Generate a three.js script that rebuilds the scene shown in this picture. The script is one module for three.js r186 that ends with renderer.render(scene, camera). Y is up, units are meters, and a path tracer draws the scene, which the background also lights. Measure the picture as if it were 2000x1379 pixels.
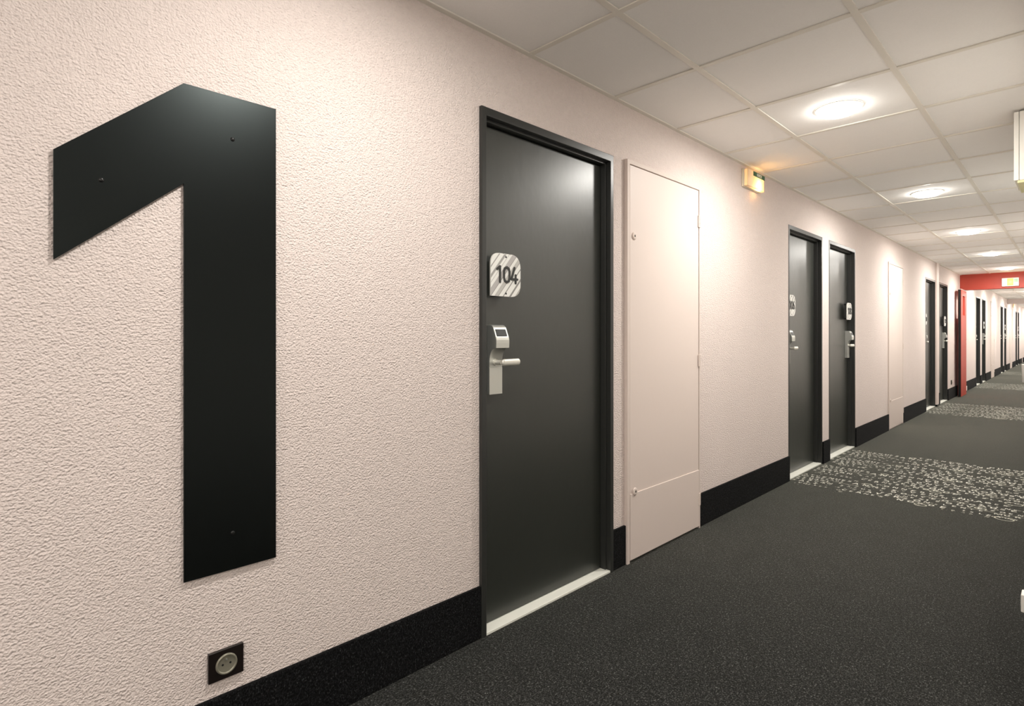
import * as THREE from 'three';
import { RoundedBoxGeometry } from 'three/addons/geometries/RoundedBoxGeometry.js';
import { mergeGeometries } from 'three/addons/utils/BufferGeometryUtils.js';
import { RectAreaLightUniformsLib } from 'three/addons/lights/RectAreaLightUniformsLib.js';
import { FontLoader } from 'three/addons/loaders/FontLoader.js';
import { TextGeometry } from 'three/addons/geometries/TextGeometry.js';

// ------------------------------------------------------------------ camera, light, exposure
// x runs away from the left wall, y is up, the corridor runs towards -z (u below means -z), metres
const scene = new THREE.Scene();
scene.background = new THREE.Color(0x000000);
const EYE = { x: 1.5962, y: 1.1396 };
const camera = new THREE.PerspectiveCamera(63.82, 2000 / 1379, 0.05, 80);
camera.position.set(EYE.x, EYE.y, 0);
camera.rotation.y = 0.78386;                                  // looks diagonally at the left wall
camera.setViewOffset(2000, 1379, 0, 35.63, 2000, 1379);       // shifted lens: the verticals stay upright
camera.updateProjectionMatrix();

const renderer = new THREE.WebGLRenderer({ antialias: true });
renderer.toneMapping = THREE.LinearToneMapping;
renderer.toneMappingExposure = 1.65;
renderer.shadowMap.enabled = true;
RectAreaLightUniformsLib.init();

const LAMP_COLOR = new THREE.Color().setRGB(1.0, 0.965, 0.905);
const LAMP_POWER = 212;                                        // radiance of the round panels, facing down
const LAMP_SIDE = 0.09;                                        // what the low dome sends out all round, candela
const LOBBY_POWER = 24;
const LAMP_X = 0.739;
const LAMPS_SEEN = [3.205, 5.606, 8.045, 10.465, 12.91];
const LAMPS_NEAR = [0.8, -1.6];
const LAMPS_FAR = [15.35, 17.75, 20.15, 22.55, 24.95, 27.35, 29.75, 31.9];

// ------------------------------------------------------------------ sizes of the place
const H = 2.283, U0 = -2.6, U1 = 33.0, XR = 1.5, UR = 2.06, XL = 3.4;

// ------------------------------------------------------------------ helpers
let seed = 20477;
const rnd = () => { seed = (seed * 1664525 + 1013904223) >>> 0; return seed / 4294967296; };
const used = new Map();
function numbered(name) { const n = used.get(name) ?? 0; used.set(name, n + 1); return n ? name + '_' + String(n).padStart(3, '0') : name; }
const solid = (g) => (g.index ? g.toNonIndexed() : g);
function mesh(name, geometry, material, parent = scene) {
  const m = new THREE.Mesh(Array.isArray(geometry) ? mergeGeometries(geometry.map(solid)) : geometry, material);
  m.name = parent === scene ? numbered(name) : name;
  m.castShadow = m.receiveShadow = true;
  parent.add(m);
  return m;
}
function group(name, u = 0, x = 0, y = 0) { const g = new THREE.Group(); g.name = numbered(name); g.position.set(x, y, -u); scene.add(g); return g; }
function tag(o, label, category, grp, kind) {
  o.userData.label = label; o.userData.category = category;
  if (grp) o.userData.group = grp;
  if (kind) o.userData.kind = kind;
  return o;
}
// box given by ranges along x, y and u; r rounds its edges; uv in metres
function box(x0, x1, y0, y1, u0, u1, r = 0) {
  const w = x1 - x0, h = y1 - y0, d = u1 - u0;
  const g = r ? new RoundedBoxGeometry(w, h, d, 2, Math.min(r, w / 2.01, h / 2.01, d / 2.01)) : new THREE.BoxGeometry(w, h, d);
  g.translate((x0 + x1) / 2, (y0 + y1) / 2, -(u0 + u1) / 2);
  return metreUV(g);
}
function metreUV(g) {
  const p = g.attributes.position, n = g.attributes.normal, uv = new Float32Array(p.count * 2);
  for (let i = 0; i < p.count; i++) {
    const a = Math.abs(n.getX(i)), b = Math.abs(n.getY(i)), c = Math.abs(n.getZ(i));
    if (a >= b && a >= c) { uv[2 * i] = -p.getZ(i); uv[2 * i + 1] = p.getY(i); }
    else if (b >= c) { uv[2 * i] = p.getX(i); uv[2 * i + 1] = -p.getZ(i); }
    else { uv[2 * i] = p.getX(i); uv[2 * i + 1] = p.getY(i); }
  }
  g.setAttribute('uv', new THREE.BufferAttribute(uv, 2));
  return g;
}
// a shape drawn in (u, y), extruded towards +x from x0 by depth
function slab(shape, x0, depth, bevel = 0, curveSegments = 16) {
  const g = new THREE.ExtrudeGeometry(shape, { depth: depth - 2 * bevel, bevelEnabled: bevel > 0, bevelThickness: bevel, bevelSize: bevel, bevelOffset: -bevel, bevelSegments: 2, curveSegments });
  g.rotateY(Math.PI / 2); g.translate(x0 + bevel, 0, 0);
  return g;
}
const poly = (pts) => { const s = new THREE.Shape(); pts.forEach(([u, y], i) => (i ? s.lineTo(u, y) : s.moveTo(u, y))); s.closePath(); return s; };

// ------------------------------------------------------------------ procedural textures
function lattice(n) { const a = new Float32Array(n * n); for (let i = 0; i < n * n; i++) a[i] = rnd() * 2 - 1; return a; }
function noiseField(size, layers) {                            // tiling value/gradient noise, layers: [cells, amplitude, stretch]
  const out = new Float32Array(size * size);
  for (const [nx, amp, ny = nx, ridge = 0] of layers) {
    const gx = new Float32Array(nx * ny), gy = new Float32Array(nx * ny);
    for (let i = 0; i < nx * ny; i++) { const t = rnd() * Math.PI * 2; gx[i] = Math.cos(t); gy[i] = Math.sin(t); }
    for (let y = 0; y < size; y++) {
      const fy = (y / size) * ny, iy = Math.floor(fy), ty = fy - iy, sy = ty * ty * ty * (ty * (ty * 6 - 15) + 10), jy = (iy + 1) % ny;
      for (let x = 0; x < size; x++) {
        const fx = (x / size) * nx, ix = Math.floor(fx), tx = fx - ix, sx = tx * tx * tx * (tx * (tx * 6 - 15) + 10), jx = (ix + 1) % nx;
        const a = iy * nx + ix, b = iy * nx + jx, c = jy * nx + ix, d = jy * nx + jx;
        const n0 = gx[a] * tx + gy[a] * ty, n1 = gx[b] * (tx - 1) + gy[b] * ty, n2 = gx[c] * tx + gy[c] * (ty - 1), n3 = gx[d] * (tx - 1) + gy[d] * (ty - 1);
        let v = (n0 + (n1 - n0) * sx) * (1 - sy) + (n2 + (n3 - n2) * sx) * sy;
        if (ridge) v = 0.35 - Math.abs(v) * 1.4;
        out[y * size + x] += v * amp;
      }
    }
  }
  return out;
}
function texture(size, fn, srgb, metres = 1) {
  const data = new Uint8Array(size * size * 4);
  for (let i = 0; i < size * size; i++) { const c = fn(i); data[4 * i] = c[0]; data[4 * i + 1] = c[1]; data[4 * i + 2] = c[2]; data[4 * i + 3] = 255; }
  const t = new THREE.DataTexture(data, size, size);
  t.magFilter = THREE.LinearFilter; t.wrapS = t.wrapT = THREE.RepeatWrapping;
  t.repeat.set(1 / metres, 1 / metres);
  if (srgb) t.colorSpace = THREE.SRGBColorSpace;
  t.needsUpdate = true;
  return t;
}
const clamp = (v) => Math.max(0, Math.min(255, Math.round(v)));
const grey = (v) => { const c = clamp(v); return [c, c, c]; };

// roughcast plaster: lumps of about a centimetre with finer grain
const castField = noiseField(1024, [[36, 0.26], [78, 0.55, 94], [138, 0.9, 154], [236, 0.6, 252]]);
const castBump = texture(1024, (i) => grey(128 + 100 * castField[i]), false, 0.75);
// carpet loops
const carpetField = noiseField(1024, [[400, 0.8, 280], [210, 0.9, 150], [90, 0.35, 66], [9, 0.08]]);
const carpetTint = (i) => { const v = carpetField[i]; const k = Math.exp(1.5 * v) * 0.93; return [clamp(42 * k), clamp(42.5 * k), clamp(41.5 * k)]; };
const carpetMap = texture(1024, carpetTint, true, 1.0);
const carpetBump = texture(1024, (i) => grey(128 + 95 * carpetField[i]), false, 1.0);
// rolled paint on the doors: long shallow waves
const waveField = noiseField(512, [[6, 0.6, 5], [20, 0.5, 12], [48, 0.25, 30]]);
const waveBump = texture(512, (i) => grey(128 + 110 * waveField[i]), false, 0.9);
// mineral fibre ceiling tile
const fibreField = noiseField(512, [[150, 0.7], [60, 0.4], [12, 0.22]]);
const fibreMap = texture(512, (i) => { const v = 249 + 4 * fibreField[i]; return [clamp(v), clamp(v - 2), clamp(v - 6)]; }, true, 0.6);
const fibreBump = texture(512, (i) => grey(128 + 100 * fibreField[i]), false, 0.6);
// faint mottling of the wall paint
const paintField = noiseField(512, [[40, 0.5], [90, 0.6], [7, 0.35]]);
const paintMap = texture(512, (i) => { const v = paintField[i] * 5; return [clamp(227 + v), clamp(213 + v), clamp(207 + v)]; }, true, 1.3);

// ------------------------------------------------------------------ materials
const std = (o) => new THREE.MeshStandardMaterial(o);
const M = {
  whiteWall: std({ color: 0xf8f6f1, bumpMap: castBump, bumpScale: 0.004, roughness: 0.88 }),
  wall: std({ map: paintMap, bumpMap: castBump, bumpScale: 0.005, roughness: 0.88 }),
  pink: std({ color: 0xe0d1c9, bumpMap: waveBump, bumpScale: 0.0005, roughness: 0.5 }),
  pinkEdge: std({ color: 0xdccdc4, roughness: 0.6 }),
  tile: std({ map: fibreMap, bumpMap: fibreBump, bumpScale: 0.0005, roughness: 0.95 }),
  tee: std({ color: 0xece7dc, roughness: 0.5 }),
  carpet: new THREE.MeshPhysicalMaterial({ map: carpetMap, bumpMap: carpetBump, bumpScale: 0.0014, roughness: 1, sheen: 1, sheenRoughness: 0.6, sheenColor: new THREE.Color(0xecefdc), specularIntensity: 0.25 }),
  skirting: new THREE.MeshPhysicalMaterial({ map: carpetMap, color: 0x8c8c92, bumpMap: carpetBump, bumpScale: 0.0014, roughness: 1, sheen: 0.12, sheenRoughness: 0.6, sheenColor: new THREE.Color(0x8a8781), specularIntensity: 0.25 }),
  door: new THREE.MeshPhysicalMaterial({ color: 0x222520, bumpMap: waveBump, bumpScale: 0.0016, roughness: 0.45, clearcoat: 0.72, clearcoatRoughness: 0.32 }),
  frame: std({ color: 0x2d2e2c, roughness: 0.36 }),
  sill: std({ color: 0xeeeee4, roughness: 0.45 }),
  black: new THREE.MeshPhysicalMaterial({ color: 0x020202, roughness: 0.33, specularIntensity: 0.9, specularColor: new THREE.Color(0xe2f2f1) }),
  screw: std({ color: 0x2a2a2a, roughness: 0.3, metalness: 0.6 }),
  metal: std({ color: 0xcdcec8, roughness: 0.36, metalness: 0.8 }),
  lever: std({ color: 0xdcd9cf, roughness: 0.42, metalness: 0.5 }),
  reader: std({ color: 0x0e0f0d, roughness: 0.5 }),
  post: std({ color: 0x191a19, roughness: 0.6 }),
  numeral: std({ color: 0x2c2c2a, roughness: 0.6 }),
  plateEdge: std({ color: 0xd8d5cd, roughness: 0.5 }),
  dark: std({ color: 0x0c0c0c, roughness: 0.8 }),
  socketBlack: std({ color: 0x18110f, roughness: 0.3 }),
  socketGrey: std({ color: 0x8d897a, roughness: 0.35, metalness: 0.35 }),
  red: std({ color: 0xb84433, bumpMap: waveBump, bumpScale: 0.0004, roughness: 0.5 }),
  white: std({ color: 0xfaf8f1, roughness: 0.45 }),
  ivory: std({ color: 0xe8dcc4, roughness: 0.5 }),
  lampTrim: std({ color: 0xf6f3ea, roughness: 0.6 }),
  lampGlow: std({ color: 0xffffff, emissive: LAMP_COLOR, emissiveIntensity: 6, roughness: 0.5 }),
  bulb: std({ color: 0xffe0a0, emissive: new THREE.Color().setRGB(1.0, 0.84, 0.54), emissiveIntensity: 36 }),
  cover: new THREE.MeshPhysicalMaterial({ color: 0xfff5e2, transmission: 0.6, thickness: 0, roughness: 0.72 }),
  litPanel: std({ color: 0xe8d64a, emissive: new THREE.Color().setRGB(0.95, 0.72, 0.12), emissiveIntensity: 0.55, roughness: 0.5 }),
  green: std({ color: 0x1d5a35, roughness: 0.5 }),
  signWhite: std({ color: 0xf3f3ea, roughness: 0.5 }),
  glass: new THREE.MeshPhysicalMaterial({ color: 0xffffff, transmission: 1, thickness: 0, roughness: 0.03 }),
};

// printed stripes of the room number plates: white with bands of grey
function stripePrint() {
  const c = document.createElement('canvas'); c.width = c.height = 512;
  const k = c.getContext('2d');
  k.fillStyle = '#f0efea'; k.fillRect(0, 0, 512, 512);
  k.save(); k.translate(256, 256); k.rotate(-0.86);
  for (const [at, w, tone] of [[-250, 14, '#a5a29e'], [-176, 30, '#a9a6a2'], [-128, 7, '#bdbab6'], [-58, 58, '#b9b5b3'], [-26, 10, '#a09d9a'], [40, 46, '#c3c0bb'], [66, 9, '#9f9c98'], [128, 13, '#8f8c88'], [214, 24, '#918e8a'], [290, 30, '#b3b0ab']]) {
    k.fillStyle = tone; k.fillRect(-420, at - w / 2, 840, w);
  }
  k.restore();
  const t = new THREE.CanvasTexture(c); t.colorSpace = THREE.SRGBColorSpace;
  t.wrapS = t.wrapT = THREE.RepeatWrapping; t.repeat.set(1 / 0.166, 1 / 0.166);
  return t;
}
M.plate = std({ map: stripePrint(), roughness: 0.45 });

// lettering printed into the carpet: rows of loose capitals, repeating every 45 cm along the corridor
const BAND_W = 1.5, BAND_L = 1.8;
function bandPrint() {
  const W = 1500, L = 1800, c = document.createElement('canvas'); c.width = W; c.height = L;
  const k = c.getContext('2d'), im = k.createImageData(W, L);
  for (let y = 0; y < L; y++) for (let x = 0; x < W; x++) {
    const s = carpetTint(((y * 1024 / 1000 | 0) % 1024) * 1024 + ((x * 1024 / 1000 | 0) % 1024)), i = 4 * (y * W + x);
    im.data[i] = s[0]; im.data[i + 1] = s[1]; im.data[i + 2] = s[2]; im.data[i + 3] = 255;
  }
  k.putImageData(im, 0, 0);
  k.textBaseline = 'alphabetic';
  const rows = [                                               // [x, y, size, step, turn, text]
    [20, 66, 50, 46, 0.03, 'CATVENUES'], [560, 40, 52, 56, 0.05, 'TONNERES'], [1060, 62, 54, 50, -0.02, 'NUAGES'],
    [60, 122, 40, 36, 0.02, 'MARNESAUT'], [430, 128, 62, 62, 0.04, 'ANNES'], [790, 112, 58, 62, 0.02, 'VENNES'], [1180, 128, 46, 44, 0.06, 'SEINEOR'],
    [10, 190, 46, 42, 0.0, 'ESTUARI'], [350, 186, 40, 58, 0.02, 'L-I--'], [690, 192, 54, 58, 0.03, 'OONYEO'], [1080, 186, 60, 54, -0.03, 'ROADSE'],
    [60, 252, 52, 46, 0.02, 'RESPAN'], [380, 250, 36, 44, 0.01, 'SAZUR'], [640, 258, 46, 44, 0.03, 'EANNESI'], [960, 248, 56, 54, 0.02, 'SOUVE'], [1250, 252, 44, 42, 0.05, 'ZOENR'],
    [0, 316, 56, 54, 0.04, 'ESALI'], [300, 322, 34, 60, 0.03, '----'], [560, 318, 58, 56, 0.04, 'AYERSON'], [1010, 312, 48, 46, -0.02, 'LENTE'], [1270, 322, 52, 50, 0.03, 'MURS'],
    [120, 384, 40, 38, 0.02, 'VOILES'], [420, 380, 48, 46, 0.03, 'CEANES'], [760, 388, 62, 60, 0.03, 'NORDE'], [1120, 380, 42, 42, 0.04, 'ISLEAUX'],
  ];
  for (let rep = 0; rep < 5; rep++) {
    for (const [x0, y0, size, step, turn, text] of rows) {
      let x = x0 - rep * 18, y = y0 + rep * 450 - 180 * (rep === 4 ? 0 : 0);
      for (const ch of text) {
        const wob = rnd() - 0.5, big = size * (0.85 + 0.3 * rnd());
        if (y > 26 && y < L - 6 && x > -30 && x < W) {
          k.save(); k.translate(x, y); k.rotate(turn + wob * 0.16);
          k.font = 'bold ' + Math.round(big) + 'px sans-serif';
          const t = 200 + 38 * rnd();
          k.fillStyle = `rgba(${t | 0},${t - 2 | 0},${t - 14 | 0},0.92)`;
          k.fillText(ch, 0, 0);
          k.restore();
        }
        x += step * (0.94 + 0.12 * rnd()); y += turn * step;
      }
    }
    for (let n = 0; n < 90; n++) {                            // small loose letters between the lines
      const x = rnd() * W, y = 8 + rep * 450 + rnd() * 440, size = 24 + 20 * rnd();
      if (y < 24 || y > L - 4) continue;
      k.save(); k.translate(x, y); k.rotate((rnd() - 0.5) * 0.5);
      k.font = 'bold ' + Math.round(size) + 'px sans-serif';
      const t = 165 + 50 * rnd(); k.fillStyle = `rgba(${t | 0},${t - 2 | 0},${t - 16 | 0},0.85)`;
      k.fillText('AENSORTILVUC'[Math.floor(rnd() * 12)], 0, 0);
      k.restore();
    }
    for (const [x, y, r] of [[1330, 400, 46], [905, 410, 34], [520, 60, 26], [1200, 230, 30]]) {
      k.strokeStyle = 'rgba(205,203,186,0.9)'; k.lineWidth = 8; k.beginPath(); k.ellipse(x - rep * 18, y + rep * 450, r, r * 0.8, 0.2, 0, 6.3); k.stroke();
    }
    for (const [x, y, w] of [[820, 150, 300], [1050, 280, 380], [250, 160, 170], [700, 345, 220]]) {
      k.strokeStyle = 'rgba(185,183,168,0.8)'; k.lineWidth = 6; k.beginPath(); k.moveTo(x, y + rep * 450); k.bezierCurveTo(x + w * 0.3, y + rep * 450 - 14, x + w * 0.6, y + rep * 450 + 22, x + w, y + rep * 450 + 12); k.stroke();
    }
  }
  // the yarn shows through the print
  const px = k.getImageData(0, 0, W, L);
  for (let i = 0; i < W * L; i++) { const n = 0.8 + 0.4 * rnd(); for (let j = 0; j < 3; j++) px.data[4 * i + j] = clamp(px.data[4 * i + j] * n); }
  k.putImageData(px, 0, 0);
  const t = new THREE.CanvasTexture(c); t.colorSpace = THREE.SRGBColorSpace; t.wrapS = t.wrapT = THREE.RepeatWrapping;
  return t;
}
M.band = new THREE.MeshPhysicalMaterial({ map: bandPrint(), bumpMap: carpetBump, bumpScale: 0.0012, roughness: 1, sheen: 1, sheenRoughness: 0.6, sheenColor: new THREE.Color(0xecefdc), specularIntensity: 0.25 });

// ------------------------------------------------------------------ the plan of the left wall (u along the corridor)
const DOORS = [
  // u of the frame's near edge, width, side of the lock, number, label
  [1.426, 0.852, 'near', '104', 'nearest dark grey bedroom door, number 104 on a striped plate'],
  [4.656, 0.826, 'near', '106', 'dark grey bedroom door beside the printed carpet, first of the second pair, its number ending in 6 half hidden'],
  [5.674, 0.857, 'far', '108', 'dark grey bedroom door with its lock at the far side, second of the pair beside the printed carpet'],
  [10.298, 0.812, 'near', '110', 'dark grey bedroom door just before the pink cable duct'],
  [11.495, 0.82, 'far', '112', 'dark grey bedroom door between the pink cable duct and the red fire door'],
  [16.22, 0.77, 'near', '114', 'first dark bedroom door beyond the red beam'],
  [17.33, 0.74, 'far', '116', 'second dark bedroom door beyond the red beam, lock at its far side'],
  [21.93, 0.75, 'near', '118', 'third dark bedroom door beyond the red beam'],
  [23.1, 0.71, 'far', '120', 'fourth dark bedroom door beyond the red beam'],
  [27.65, 0.69, 'near', '122', 'last but one of the dark bedroom doors, far down the corridor'],
  [28.74, 0.71, 'far', '124', 'farthest dark bedroom door in view'],
];
const HATCHES = [
  [2.390, 0.765, 'tall pale pink service hatch with two round locks beside door 104'],
  [7.945, 0.78, 'tall pale pink service hatch between the second pair of doors and the cable duct'],
  [19.22, 0.80, 'first pale pink service hatch beyond the red beam'],
  [25.09, 0.85, 'second pale pink service hatch beyond the red beam'],
];
const DOOR_H = 2.001;

// ------------------------------------------------------------------ room shell
{
  const f = group('floor');
  tag(f, 'dark grey flecked carpet floor with bands of pale lettering across the corridor', 'floor', null, 'structure');
  const bands = [4.585, 10.06, 15.62, 21.4];
  let u = U0;
  for (const b of [...bands, null]) {
    const end = b ?? U1;
    mesh('carpet', box(-0.02, XR, -0.08, 0, u, end), M.carpet, f);
    if (b !== null) {
      const g = box(-0.02, XR, -0.08, 0, b, b + BAND_L);
      const uv = g.attributes.uv, p = g.attributes.position;
      for (let i = 0; i < uv.count; i++) uv.setXY(i, p.getX(i) / BAND_W, (-p.getZ(i) - b) / BAND_L);
      const m = mesh('printed_band', g, M.band, f);
      m.userData.label = 'band of pale scattered lettering in the carpet';
      u = b + BAND_L;
    }
  }
  mesh('carpet', box(XR, XL, -0.08, 0, U0, UR), M.carpet, f);
}
{
  const s = new THREE.Shape(); s.moveTo(U0, -0.08); s.lineTo(U0, H + 0.06); s.lineTo(U1, H + 0.06); s.lineTo(U1, -0.08);
  for (const [u, w] of DOORS.slice().reverse()) { s.lineTo(u + w - 0.012, -0.08); s.lineTo(u + w - 0.012, DOOR_H - 0.015); s.lineTo(u + 0.012, DOOR_H - 0.015); s.lineTo(u + 0.012, -0.08); }
  s.closePath();
  tag(mesh('wall_left', slab(s, -0.2, 0.2), M.wall), 'long pale pink roughcast wall carrying the black number one and the doors', 'wall', null, 'structure');
}
tag(mesh('wall_right', box(XR, XR + 0.2, -0.08, H + 0.06, UR, U1), M.whiteWall), 'off-white right wall of the corridor, opposite the bedroom doors', 'wall', null, 'structure');
tag(mesh('wall_return', box(XR + 0.2, XL, -0.08, H + 0.06, UR, UR + 0.2), M.whiteWall), 'off-white wall of the side lobby, facing back', 'wall', null, 'structure');
tag(mesh('wall_lobby', box(XL, XL + 0.2, -0.08, H + 0.06, U0, UR + 0.2), M.whiteWall), 'off-white side wall of the lobby behind the camera', 'wall', null, 'structure');
tag(mesh('wall_back', box(-0.2, XL + 0.2, -0.08, H + 0.06, U0 - 0.2, U0), M.wall), 'pale pink wall at the near end of the corridor', 'wall', null, 'structure');
tag(mesh('wall_end', box(-0.2, XR + 0.2, -0.08, H + 0.06, U1, U1 + 0.2), M.wall), 'pale pink wall closing the far end of the corridor', 'wall', null, 'structure');

// suspended ceiling: slab above, lay-in tiles, tees and wall angles
{
  const c = group('ceiling');
  tag(c, 'suspended ceiling of off-white mineral tiles in a metal grid', 'ceiling', null, 'structure');
  mesh('ceiling_slab', box(-0.2, XL + 0.2, H + 0.06, H + 0.16, U0 - 0.2, U1 + 0.2), M.tile, c);
  mesh('lobby_ceiling', box(XR + 0.012, XL, H + 0.007, H + 0.03, U0, UR), M.tile, c);
  const teeX = [0.4405, 1.0375], ROW = 1.6921;
  const cols = [[0, teeX[0]], teeX, [teeX[1], XR]];
  const shapes = cols.map(([a, b]) => box(a + 0.002, b - 0.002, H + 0.005, H + 0.021, 0.002, 0.598));
  for (let r = Math.floor((U0 - ROW) / 0.6); ROW + 0.6 * r < U1; r++) {
    const u = ROW + 0.6 * r;
    shapes.forEach((g) => { const m = mesh('ceiling_tile', g, M.tile, c); m.position.set(0, rnd() * 0.0006, -u); });
    if (u > U0) cols.forEach(([a, b]) => { mesh('cross_tee', box(a + (a ? 0.012 : 0.0), b - 0.012, H, H + 0.0049, u - 0.012, u + 0.012), M.tee, c); });
  }
  for (const x of teeX) mesh('main_tee', box(x - 0.012, x + 0.012, H - 0.0005, H + 0.0049, U0, U1), M.tee, c);
  mesh('edge_trim', box(0, 0.022, H - 0.001, H + 0.0049, U0, U1), M.tee, c);
  mesh('edge_trim', box(XR - 0.022, XR, H - 0.001, H + 0.0049, UR, U1), M.tee, c);
}
// red beam across the corridor
tag(mesh('trim_1', box(0, XR, 1.995, H + 0.006, 13.8, 14.0, 0.003), M.red), 'red painted beam crossing the corridor below the ceiling', 'beam', null, 'structure');
tag(mesh('trim_2', box(0, XR, 2.13, H + 0.006, 24.2, 24.4, 0.003), M.wall), 'pale beam crossing the far end of the corridor', 'beam', null, 'structure');

// carpet skirting along the left wall
{
  const b = group('baseboard_left');
  tag(b, 'tall charcoal carpet skirting along the left wall, broken by the doors and hatches', 'skirting', null, 'structure');
  const gaps = [...DOORS.map(([u, w]) => [u, u + w]), ...HATCHES.map(([u, w]) => [u - 0.001, u + w]), [11.12, 11.295], [30.9, 31.5]].sort((p, q) => p[0] - q[0]);
  let u = U0;
  for (const [a, z] of [...gaps, [U1, U1]]) { if (a - u > 0.01) mesh('skirting_strip', box(0, 0.013, 0, 0.194, u + 0.001, a - 0.001, 0.003), M.skirting, b); u = z; }
  const r = group('baseboard_right');
  tag(r, 'charcoal carpet skirting along the right wall', 'skirting', null, 'structure');
  mesh('skirting_strip', box(XR - 0.013, XR, 0, 0.194, UR + 0.3, U1, 0.003), M.skirting, r);
}

// ------------------------------------------------------------------ doors
const DIGITS = {                                               // centre lines in a 0.6 x 1 cell
  1: [[[0.12, 0.8], [0.36, 0.97], [0.36, 0.03]]],
  0: [[[0.3, 0.96], [0.12, 0.88], [0.06, 0.7], [0.06, 0.3], [0.12, 0.12], [0.3, 0.04], [0.48, 0.12], [0.54, 0.3], [0.54, 0.7], [0.48, 0.88], [0.3, 0.96]]],
  4: [[[0.34, 0.97], [0.06, 0.26], [0.6, 0.26]], [[0.44, 0.52], [0.44, 0.03]]],
  6: [[[0.42, 0.97], [0.14, 0.55], [0.07, 0.34], [0.13, 0.12], [0.3, 0.04], [0.47, 0.12], [0.53, 0.32], [0.46, 0.5], [0.3, 0.58], [0.14, 0.5]]],
  8: [[[0.3, 0.55], [0.12, 0.65], [0.1, 0.84], [0.3, 0.96], [0.5, 0.84], [0.48, 0.65], [0.3, 0.55], [0.1, 0.4], [0.06, 0.2], [0.3, 0.04], [0.54, 0.2], [0.5, 0.4], [0.3, 0.55]]],
  2: [[[0.08, 0.78], [0.16, 0.92], [0.3, 0.97], [0.46, 0.9], [0.52, 0.72], [0.42, 0.5], [0.08, 0.05], [0.56, 0.05]]],
};
const digitCache = {};
function digit(ch, h = 0.064, wide = 0.062, thick = 0.0092, depth = 0.003) {
  if (digitCache[ch]) return digitCache[ch];
  const parts = [];
  for (const line of DIGITS[ch]) line.forEach(([px, py], i) => {
    const a = new THREE.Vector2(px * wide, py * h);
    const cap = new THREE.CylinderGeometry(thick / 2, thick / 2, depth, 12); cap.rotateZ(Math.PI / 2); cap.translate(0, a.y, -a.x); parts.push(solid(cap));
    if (i + 1 < line.length) {
      const b = new THREE.Vector2(line[i + 1][0] * wide, line[i + 1][1] * h), d = b.clone().sub(a);
      const s = new THREE.BoxGeometry(depth, thick, d.length()); s.rotateX(Math.atan2(d.y, d.x)); s.translate(0, (a.y + b.y) / 2, -(a.x + b.x) / 2); parts.push(solid(s));
    }
  });
  return (digitCache[ch] = mergeGeometries(parts));
}
const plateShape = (() => {
  const w = 0.164, h = 0.168, r = 0.052, s = new THREE.Shape();
  s.moveTo(0.001, 0); s.lineTo(w - r, 0); s.quadraticCurveTo(w, 0.002, w, r); s.lineTo(w, h - r * 1.05); s.quadraticCurveTo(w - 0.001, h, w - r * 1.05, h); s.lineTo(r * 0.9, h); s.quadraticCurveTo(0, h, 0, h - r * 0.9); s.lineTo(0, 0.001); s.closePath();
  return s;
})();
const plateGeo = slab(plateShape, 0, 0.006, 0.0006, 10);
const lockShape = (() => {                                     // side view: x out of the door, y up
  const s = new THREE.Shape();
  s.moveTo(0, 0); s.lineTo(0.024, 0); s.lineTo(0.024, 0.104); s.lineTo(0.0222, 0.1045); s.lineTo(0.0222, 0.1065); s.lineTo(0.024, 0.107); s.lineTo(0.0245, 0.135);
  s.bezierCurveTo(0.026, 0.155, 0.033, 0.172, 0.05, 0.18); s.lineTo(0.0625, 0.181); s.lineTo(0.0635, 0.2); s.lineTo(0.0634, 0.212); s.lineTo(0.0605, 0.222); s.lineTo(0.0465, 0.256); s.bezierCurveTo(0.043, 0.264, 0.036, 0.269, 0.026, 0.27); s.lineTo(0, 0.27); s.closePath();
  return s;
})();
const LOCK_W = 0.07;
const lockBody = (() => {
  const g = new THREE.ExtrudeGeometry(lockShape, { depth: LOCK_W - 0.003, bevelEnabled: true, bevelThickness: 0.0015, bevelSize: 0.0015, bevelOffset: -0.0015, bevelSegments: 2, curveSegments: 14 });
  g.translate(0, 0, -LOCK_W + 0.0015);                          // occupies u 0 .. LOCK_W
  return g;
})();
const readerGeo = (() => { const g = new RoundedBoxGeometry(0.0034, 0.029, 0.054, 2, 0.0013); g.rotateZ(0.39); g.translate(0.0537, 0.2392, -LOCK_W / 2); return g; })();
const neckGeo = (() => { const a = new THREE.CylinderGeometry(0.0125, 0.0135, 0.008, 20), b = new THREE.CylinderGeometry(0.0095, 0.0095, 0.04, 20); a.rotateZ(-Math.PI / 2); b.rotateZ(-Math.PI / 2); a.translate(0.027, 0.124, 0); b.translate(0.043, 0.124, 0); return mergeGeometries([a, b]); })();
const paddleGeo = (dir) => { const g = new THREE.CapsuleGeometry(0.0125, 0.082, 8, 18); g.rotateX(Math.PI / 2); g.scale(0.62, 1.12, 1); g.rotateY(dir * 0.07); g.translate(0.066, 0.124, -dir * 0.046); return g; };
const paddles = { near: paddleGeo(1), far: paddleGeo(-1) };

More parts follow.
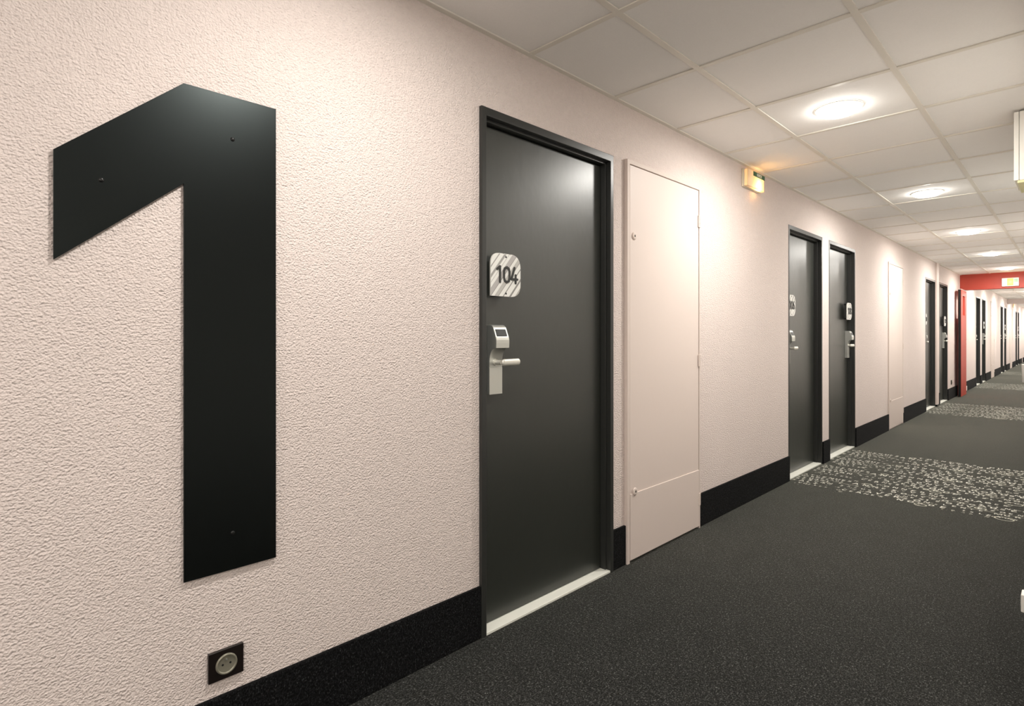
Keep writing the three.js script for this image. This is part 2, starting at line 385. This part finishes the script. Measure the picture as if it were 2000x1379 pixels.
function makeDoor([u, w, side, number, label], index) {
  const d = group('door_' + (index + 1), u);
  tag(d, label, 'door', null, 'structure');
  const deep = index ? 0.021 : 0, X = index ? 0.003 : 0.016, L = -0.036 - deep, B = -0.06 - deep, S = -0.008 - deep, s = 0.024, top = 0.032;           // frame face, leaf face, widths of the frame face
  const casing = slab(poly([[0, 0], [0, DOOR_H], [w, DOOR_H], [w, 0], [w - s, 0], [w - s, DOOR_H - top], [s, DOOR_H - top], [s, 0]]), B, X - B, 0.002);
  mesh('door_frame', [
    casing,
    box(B, S, 0, DOOR_H - top, s, s + 0.01, 0.0015), box(B, S, 0, DOOR_H - top, w - s - 0.01, w - s, 0.0015), box(B, S, DOOR_H - top - 0.011, DOOR_H - top, s, w - s, 0.0015),
  ], M.frame, d);
  mesh('door_leaf', box(L - 0.04, L, 0.013, DOOR_H - top - 0.016, s + 0.013, w - s - 0.013, 0.0015), M.door, d);
  mesh('threshold', box(L - 0.039, X - 0.002, 0, 0.011, s, w - s, 0.002), M.sill, d);
  // lock
  const near = side === 'near', lockU = near ? 0.064 : w - 0.064 - LOCK_W;
  const lock = mesh('door_lock', lockBody, M.metal, d); lock.position.set(L - 0.0005, 0.908, -lockU);
  mesh('card_reader', readerGeo, M.reader, lock);
  const lever = mesh('lever', neckGeo, M.metal, lock); lever.position.set(0, 0, -(near ? 0.03 : LOCK_W - 0.03));
  lever.geometry = mergeGeometries([neckGeo, paddles[side]].map(solid));
  lever.material = M.lever;
  // number plate on four stand-offs
  const pu = (near ? 0.05 : w - 0.05 - 0.164) - (index ? 0.026 : 0);
  const plate = mesh('number_plate', plateGeo, [M.plate, M.plateEdge], d); plate.position.set(L + 0.04, 1.289, -pu);
  const standoffs = [[0.082, 0.012], [0.082, 0.155]].map(([a, b]) => { const g = new THREE.CylinderGeometry(0.007, 0.007, 0.0405, 14); g.rotateZ(Math.PI / 2); g.translate(-0.0203, b, -a); return g; });
  mesh('standoff', standoffs, M.post, plate);
  [[0.082, 0.012], [0.082, 0.155]].forEach(([a, b]) => { const g = new THREE.SphereGeometry(0.0042, 12, 8); g.scale(0.4, 1, 1); const m = mesh('plate_screw', g, M.post, plate); m.position.set(0.006, b, -a); });
  [...number].forEach((ch, i) => { const m = mesh('numeral', digit(ch), M.numeral, plate); m.position.set(0.0072, 0.054, -(0.026 + i * 0.0405)); });
  return d;
}
DOORS.forEach(makeDoor);

// ------------------------------------------------------------------ service hatches
const lockDisc = (() => { const g = new THREE.LatheGeometry([[0, 0.006], [0.006, 0.006], [0.007, 0.0075], [0.015, 0.007], [0.019, 0.004], [0.0195, 0]].map(([r, h]) => new THREE.Vector2(r, h)), 28); g.rotateZ(-Math.PI / 2); return g; })();
const keyGeo = (() => { const g = new RoundedBoxGeometry(0.0022, 0.011, 0.0062, 2, 0.001); g.translate(0.0068, 0, 0); return g; })();
const hingeGeo = (() => { const parts = [-0.024, 0, 0.024].map((y) => { const g = new THREE.CylinderGeometry(0.0062, 0.0062, 0.0225, 12); g.translate(0, y, 0); return g; }); parts.push(new RoundedBoxGeometry(0.004, 0.07, 0.026, 1, 0.001)); return mergeGeometries(parts.map(solid)); })();
HATCHES.forEach(([u, w, label], index) => {
  const h = group('service_hatch', u);
  tag(h, label, 'hatch');
  const T = index ? 0.011 : 0.0205, top = 2.013, s = 0.022, e = 0.012;
  mesh('hatch_frame', [box(0.0003, T, 0, top, 0, s, 0.002), box(0.0003, T, top - 0.022, top, s - 0.002, w, 0.002), box(0.0003, T, 0, top - 0.022, w - e, w, 0.002)], M.pinkEdge, h);
  const panel = mesh('hatch_panel', box(0.0004, T - 0.003, 0.345, top - 0.0255, s + 0.0045, w - e - 0.0035, 0.0015), M.pink, h);
  mesh('lower_panel', box(0.0004, T + 0.0015, 0.014, 0.345, s + 0.0045, w - e - 0.0035, 0.0025), M.pink, h);
  for (const y of [1.636, 0.353]) { const d = mesh('round_lock', lockDisc, M.pinkEdge, h); d.position.set(y > 1 ? T - 0.003 : T + 0.0015, y, -0.062); mesh('keyhole', keyGeo, M.dark, d); }
  for (const y of [1.806, 0.988, 0.172]) { const m = mesh('hinge', hingeGeo, M.pinkEdge, h); m.position.set(T + 0.001, y, -(w - e - 0.001)); }
});

// ------------------------------------------------------------------ large black number one on the wall
{
  const p = group('number_panel');
  tag(p, 'giant matt black number 1 screwed to the pink wall', 'wall number');
  const X = 0.0095;
  mesh('panel', slab(poly([[0.170, 1.546], [0.426, 1.771], [0.657, 1.771], [0.657, 0.517], [0.426, 0.517], [0.426, 1.519], [0.170, 1.304]]), X - 0.006, 0.006, 0.0007), M.black, p);
  for (const [u, y] of [[0.256, 1.495], [0.542, 1.658], [0.542, 0.614]]) {
    const g = new THREE.SphereGeometry(0.0055, 14, 8, 0, Math.PI * 2, 0, Math.PI / 2); g.rotateZ(-Math.PI / 2); g.scale(0.55, 1, 1);
    const s = mesh('screw', g, M.screw, p); s.position.set(X, y, -u);
  }
}

// ------------------------------------------------------------------ wall sockets
function makeSocket(u, y, label) {
  const s = group('wall_socket', u, 0, y);
  tag(s, label, 'socket');
  mesh('cover_plate', box(0.001, 0.011, -0.0385, 0.0385, -0.0435, 0.0435, 0.0015), M.socketBlack, s);
  const ring = new THREE.LatheGeometry([[0, 0.0005], [0.0205, 0.0005], [0.0215, 0.003], [0.0235, 0.0042], [0.0262, 0.0036], [0.027, 0]].map(([r, h]) => new THREE.Vector2(r, h)), 40); ring.rotateZ(-Math.PI / 2);
  const ins = mesh('socket_insert', ring, M.socketGrey, s); ins.position.x = 0.011;
  for (const d of [-0.0095, 0.0095]) { const g = new THREE.CylinderGeometry(0.0027, 0.0027, 0.0012, 14); g.rotateZ(Math.PI / 2); g.translate(0.0008, 0, -d); mesh('pin_hole', g, M.dark, ins); }
  const e = new THREE.CylinderGeometry(0.002, 0.0024, 0.004, 12); e.rotateZ(-Math.PI / 2); e.translate(0.002, 0.0118, 0); mesh('earth_pin', e, M.metal, ins);
  return s;
}
makeSocket(0.526, 0.2745, 'black wall socket with a grey round insert, low on the wall below the number one');
makeSocket(12.72, 0.29, 'small black wall socket low on the wall just before the red fire door');
{
  const s = group('wall_socket', 2.545, XR, 0.251);
  tag(s, 'small white surface-mounted socket low at the right edge of the picture', 'socket');
  mesh('socket_box', box(-0.036, -0.001, -0.029, 0.029, -0.029, 0.029, 0.003), M.white, s);
  const g = new THREE.LatheGeometry([[0, 0.0002], [0.018, 0.0002], [0.019, 0.0008], [0.0205, 0]].map(([r, h]) => new THREE.Vector2(r, h)), 28); g.rotateZ(Math.PI / 2); g.translate(-0.036, 0, 0);
  mesh('socket_insert', g, M.white, s);
}

// ------------------------------------------------------------------ cable duct between two doors
{
  const d = group('cable_duct', 11.125);
  tag(d, 'pale pink vertical cable duct between two doors, from floor to ceiling', 'duct');
  mesh('duct_cover', box(0.0005, 0.024, 0.03, H - 0.002, 0, 0.165, 0.003), M.pink, d);
  mesh('duct_foot', box(0.0005, 0.028, 0, 0.03, -0.002, 0.167, 0.002), M.black, d);
}

// ------------------------------------------------------------------ red fire door folded back against the wall
{
  const u0 = 13.1, u1 = 13.79, x0 = 0.05, x1 = 0.098, wy0 = 1.5, wy1 = 1.86, a = 0.28, b = 0.6;
  const d = group('fire_door', u0);
  tag(d, 'red fire door leaf with a narrow window, standing open against the left wall', 'door');
  const W = u1 - u0, s = poly([[0.004, 0.008], [W, 0.008], [W, 1.965], [0.004, 1.965]]);
  const hole = new THREE.Path(); hole.moveTo(0.2, wy0); hole.lineTo(0.2, wy1); hole.lineTo(0.48, wy1); hole.lineTo(0.48, wy0); hole.closePath(); s.holes.push(hole);
  mesh('door_leaf', slab(s, x0, x1 - x0, 0.001), M.red, d);
  mesh('glass_pane', box(0.071, 0.077, wy0 - 0.001, wy1 + 0.001, 0.199, 0.481), M.glass, d);
  mesh('edge_seal', box(x0 + 0.004, x1 - 0.004, 0.008, 1.965, -0.002, 0.0035), M.dark, d);
  for (const y of [0.12, 1.0, 1.9]) { const g = new THREE.CylinderGeometry(0.008, 0.008, 0.09, 12); const m = mesh('hinge', g, M.white, d); m.position.set(x1 + 0.004, y, -(W - 0.004)); }
  mesh('closer_arm', box(x0 + 0.006, x1 - 0.006, 1.965, 1.985, 0.1, W, 0.003), M.metal, d);
}

// ------------------------------------------------------------------ emergency lights
const font = await new FontLoader().loadAsync('fonts/droid/droid_sans_bold.typeface.json');
function emergencyLight(u, y, w, h, label, band) {
  const e = group('emergency_light', u, 0, y);
  tag(e, label, 'exit light');
  mesh('housing', [box(0.0005, 0.012, -0.003, h + 0.003, -0.003, w + 0.003, 0.003), box(0.012, 0.02, 0, h, 0, w, 0.002)], M.ivory, e);
  // hollow translucent cover: five walls
  const t = 0.002, X = 0.042;
  mesh('cover', [box(X - t, X, 0, h, 0, w), box(0.02, X, 0, t, 0, w), box(0.02, X, h - t, h, 0, w), box(0.02, X, 0, h, 0, t), box(0.02, X, 0, h, w - t, w)], M.cover, e);
  const bulb = mesh('bulb', new THREE.SphereGeometry(0.0085, 16, 12), M.bulb, e); bulb.position.set(0.031, h * 0.27, -w * 0.7);
  const l = new THREE.PointLight(new THREE.Color().setRGB(1.0, 0.64, 0.28), 0.055); l.castShadow = true; l.shadow.radius = 0.4; bulb.add(l);
  if (band) {
    const p = mesh('exit_band', box(X, X + 0.002, 0, 0.03, 0, 0.195, 0.0008), M.green, e); p.position.set(0, h - 0.032, -(w - 0.185));
    const g = new TextGeometry('SORTIE', { font, size: 0.0195, depth: 0.0008, curveSegments: 4 }); g.computeBoundingBox();
    g.scale(0.95, 1, 1); g.rotateY(Math.PI / 2); g.translate(X + 0.002, 0.0055, -0.054);
    mesh('exit_lettering', g, M.signWhite, p);
  }
  return e;
}
emergencyLight(3.785, 2.138, 0.275, 0.113, 'small ivory emergency light glowing orange, with a green exit band, high on the left wall', true);
{
  const e = group('emergency_light', 13.8, 0.612, 2.028);
  tag(e, 'white emergency exit light with a lit yellow centre, on the red beam', 'exit light');
  mesh('housing', box(0, 0.236, 0, 0.152, -0.04, -0.0005, 0.006), M.white, e);
  mesh('lit_panel', box(0.075, 0.162, 0.012, 0.14, -0.044, -0.0395, 0.002), M.litPanel, e);
  mesh('green_panel', box(0.168, 0.222, 0.07, 0.13, -0.0425, -0.0395, 0.001), std({ color: 0x9ac7ae, roughness: 0.5 }), e);
  const l = new THREE.PointLight(new THREE.Color().setRGB(1.0, 0.85, 0.3), 0.02); l.castShadow = true; l.position.set(0.118, 0.076, 0.075); e.add(l);
}
emergencyLight(26.3, 2.1, 0.3, 0.12, 'far emergency light high on the left wall near the corridor\'s end', false);

// ------------------------------------------------------------------ white things at the right edge
{
  const b = group('wall_cabinet', 3.86, XR);
  tag(b, 'tall white wall-mounted box touching the ceiling at the right edge', 'wall box');
  const c = poly([[0, 0.012], [0, 0.34], [0.02, 0.352], [0.3, 0.352], [0.3, 0.0], [0.02, 0]]);
  mesh('front_cover', box(-0.133, -0.113, 1.926, 2.276, 0, 0.3, 0.004), M.white, b);
  mesh('back_box', box(-0.1115, 0, 1.926, 2.276, 0.001, 0.3, 0.003), M.white, b);
  mesh('base', box(-0.12, -0.002, 1.912, 1.9265, 0.004, 0.29, 0.003), std({ color: 0xe9e4b4, roughness: 0.5 }), b);
  mesh('name_panel', box(-0.09, -0.04, 2.0, 2.09, -0.002, 0.002, 0.001), std({ color: 0xc9cbd2, roughness: 0.4 }), b);
}
{
  const w = group('bin', 18.0 + 0.18, 0.656 + 0.18);
  tag(w, 'white container standing on the carpet far down the corridor at the right edge', 'bin');
  const pts = [[0, 0.0], [0.165, 0.0], [0.172, 0.01], [0.182, 0.425], [0.178, 0.436], [0.172, 0.43], [0.163, 0.02], [0, 0.02]].map(([r, y]) => new THREE.Vector2(r, y));
  mesh('bin_body', new THREE.LatheGeometry(pts, 40), M.white, w);
}

// ------------------------------------------------------------------ ceiling lights
const trimGeo = new THREE.LatheGeometry([[0.096, 0.0066], [0.097, 0.0048], [0.102, 0.0042], [0.1065, 0.005], [0.1075, 0.0068], [0.1075, 0.009]].map(([r, y]) => new THREE.Vector2(r, y)), 56);
const glowGeo = new THREE.LatheGeometry([[0, -0.024], [0.045, -0.023], [0.075, -0.0185], [0.092, -0.0105], [0.098, -0.001], [0.0985, 0.0055]].map(([r, y]) => new THREE.Vector2(r, y)), 48);
function ceilingLight(u, label, grp, strength, x = LAMP_X) {
  const l = group('ceiling_light', u, x, H - 0.004);
  tag(l, label, 'ceiling light', grp);
  mesh('trim_ring', trimGeo, M.lampTrim, l);
  mesh('diffuser', glowGeo, M.lampGlow, l);
  const r = new THREE.RectAreaLight(LAMP_COLOR, LAMP_POWER * strength, 0.15, 0.15);
  r.position.set(0, -0.0258, 0); l.add(r); r.lookAt(new THREE.Vector3(x, -5, -u));
  const p = new THREE.PointLight(LAMP_COLOR, LAMP_SIDE * strength); p.position.set(0, -0.021, 0); p.shadow.radius = 0.5; p.castShadow = true; l.add(p);
  return l;
}
const ORDER = ['nearest round ceiling light in view, close to the glowing emergency light', 'second round ceiling light from the camera, lit white', 'third round ceiling light from the camera, lit white', 'fourth round ceiling light from the camera, lit white', 'fifth round ceiling light, just before the red beam'];
LAMPS_SEEN.forEach((u, i) => ceilingLight(u, ORDER[i], 'round ceiling lights before the red beam', [0.88, 0.93, 1.02, 1.1, 1.16][i]));
LAMPS_NEAR.forEach((u, i) => ceilingLight(u, i ? 'round ceiling light behind the camera' : 'round ceiling light above the black number one, out of the picture', 'round ceiling lights near the camera', 0.67));
LAMPS_FAR.forEach((u) => ceilingLight(u, 'round ceiling light hidden beyond the red beam', 'round ceiling lights beyond the red beam', 1.35));

{
  const l = group('ceiling_light', -1.0, 2.5, H);
  tag(l, 'square ceiling light panel in the side lobby behind the camera', 'ceiling light');
  mesh('trim_ring', [box(-0.31, 0.31, -0.004, 0.006, -0.31, -0.29), box(-0.31, 0.31, -0.004, 0.006, 0.29, 0.31), box(-0.31, -0.29, -0.004, 0.006, -0.29, 0.29), box(0.29, 0.31, -0.004, 0.006, -0.29, 0.29)], M.lampTrim, l);
  mesh('diffuser', box(-0.29, 0.29, -0.001, 0.006, -0.29, 0.29), M.lampGlow, l);
  const r = new THREE.RectAreaLight(LAMP_COLOR, LOBBY_POWER, 0.56, 0.56);
  r.position.set(0, -0.006, 0); l.add(r); r.lookAt(new THREE.Vector3(2.5, -5, 1.0));
}

renderer.render(scene, camera);
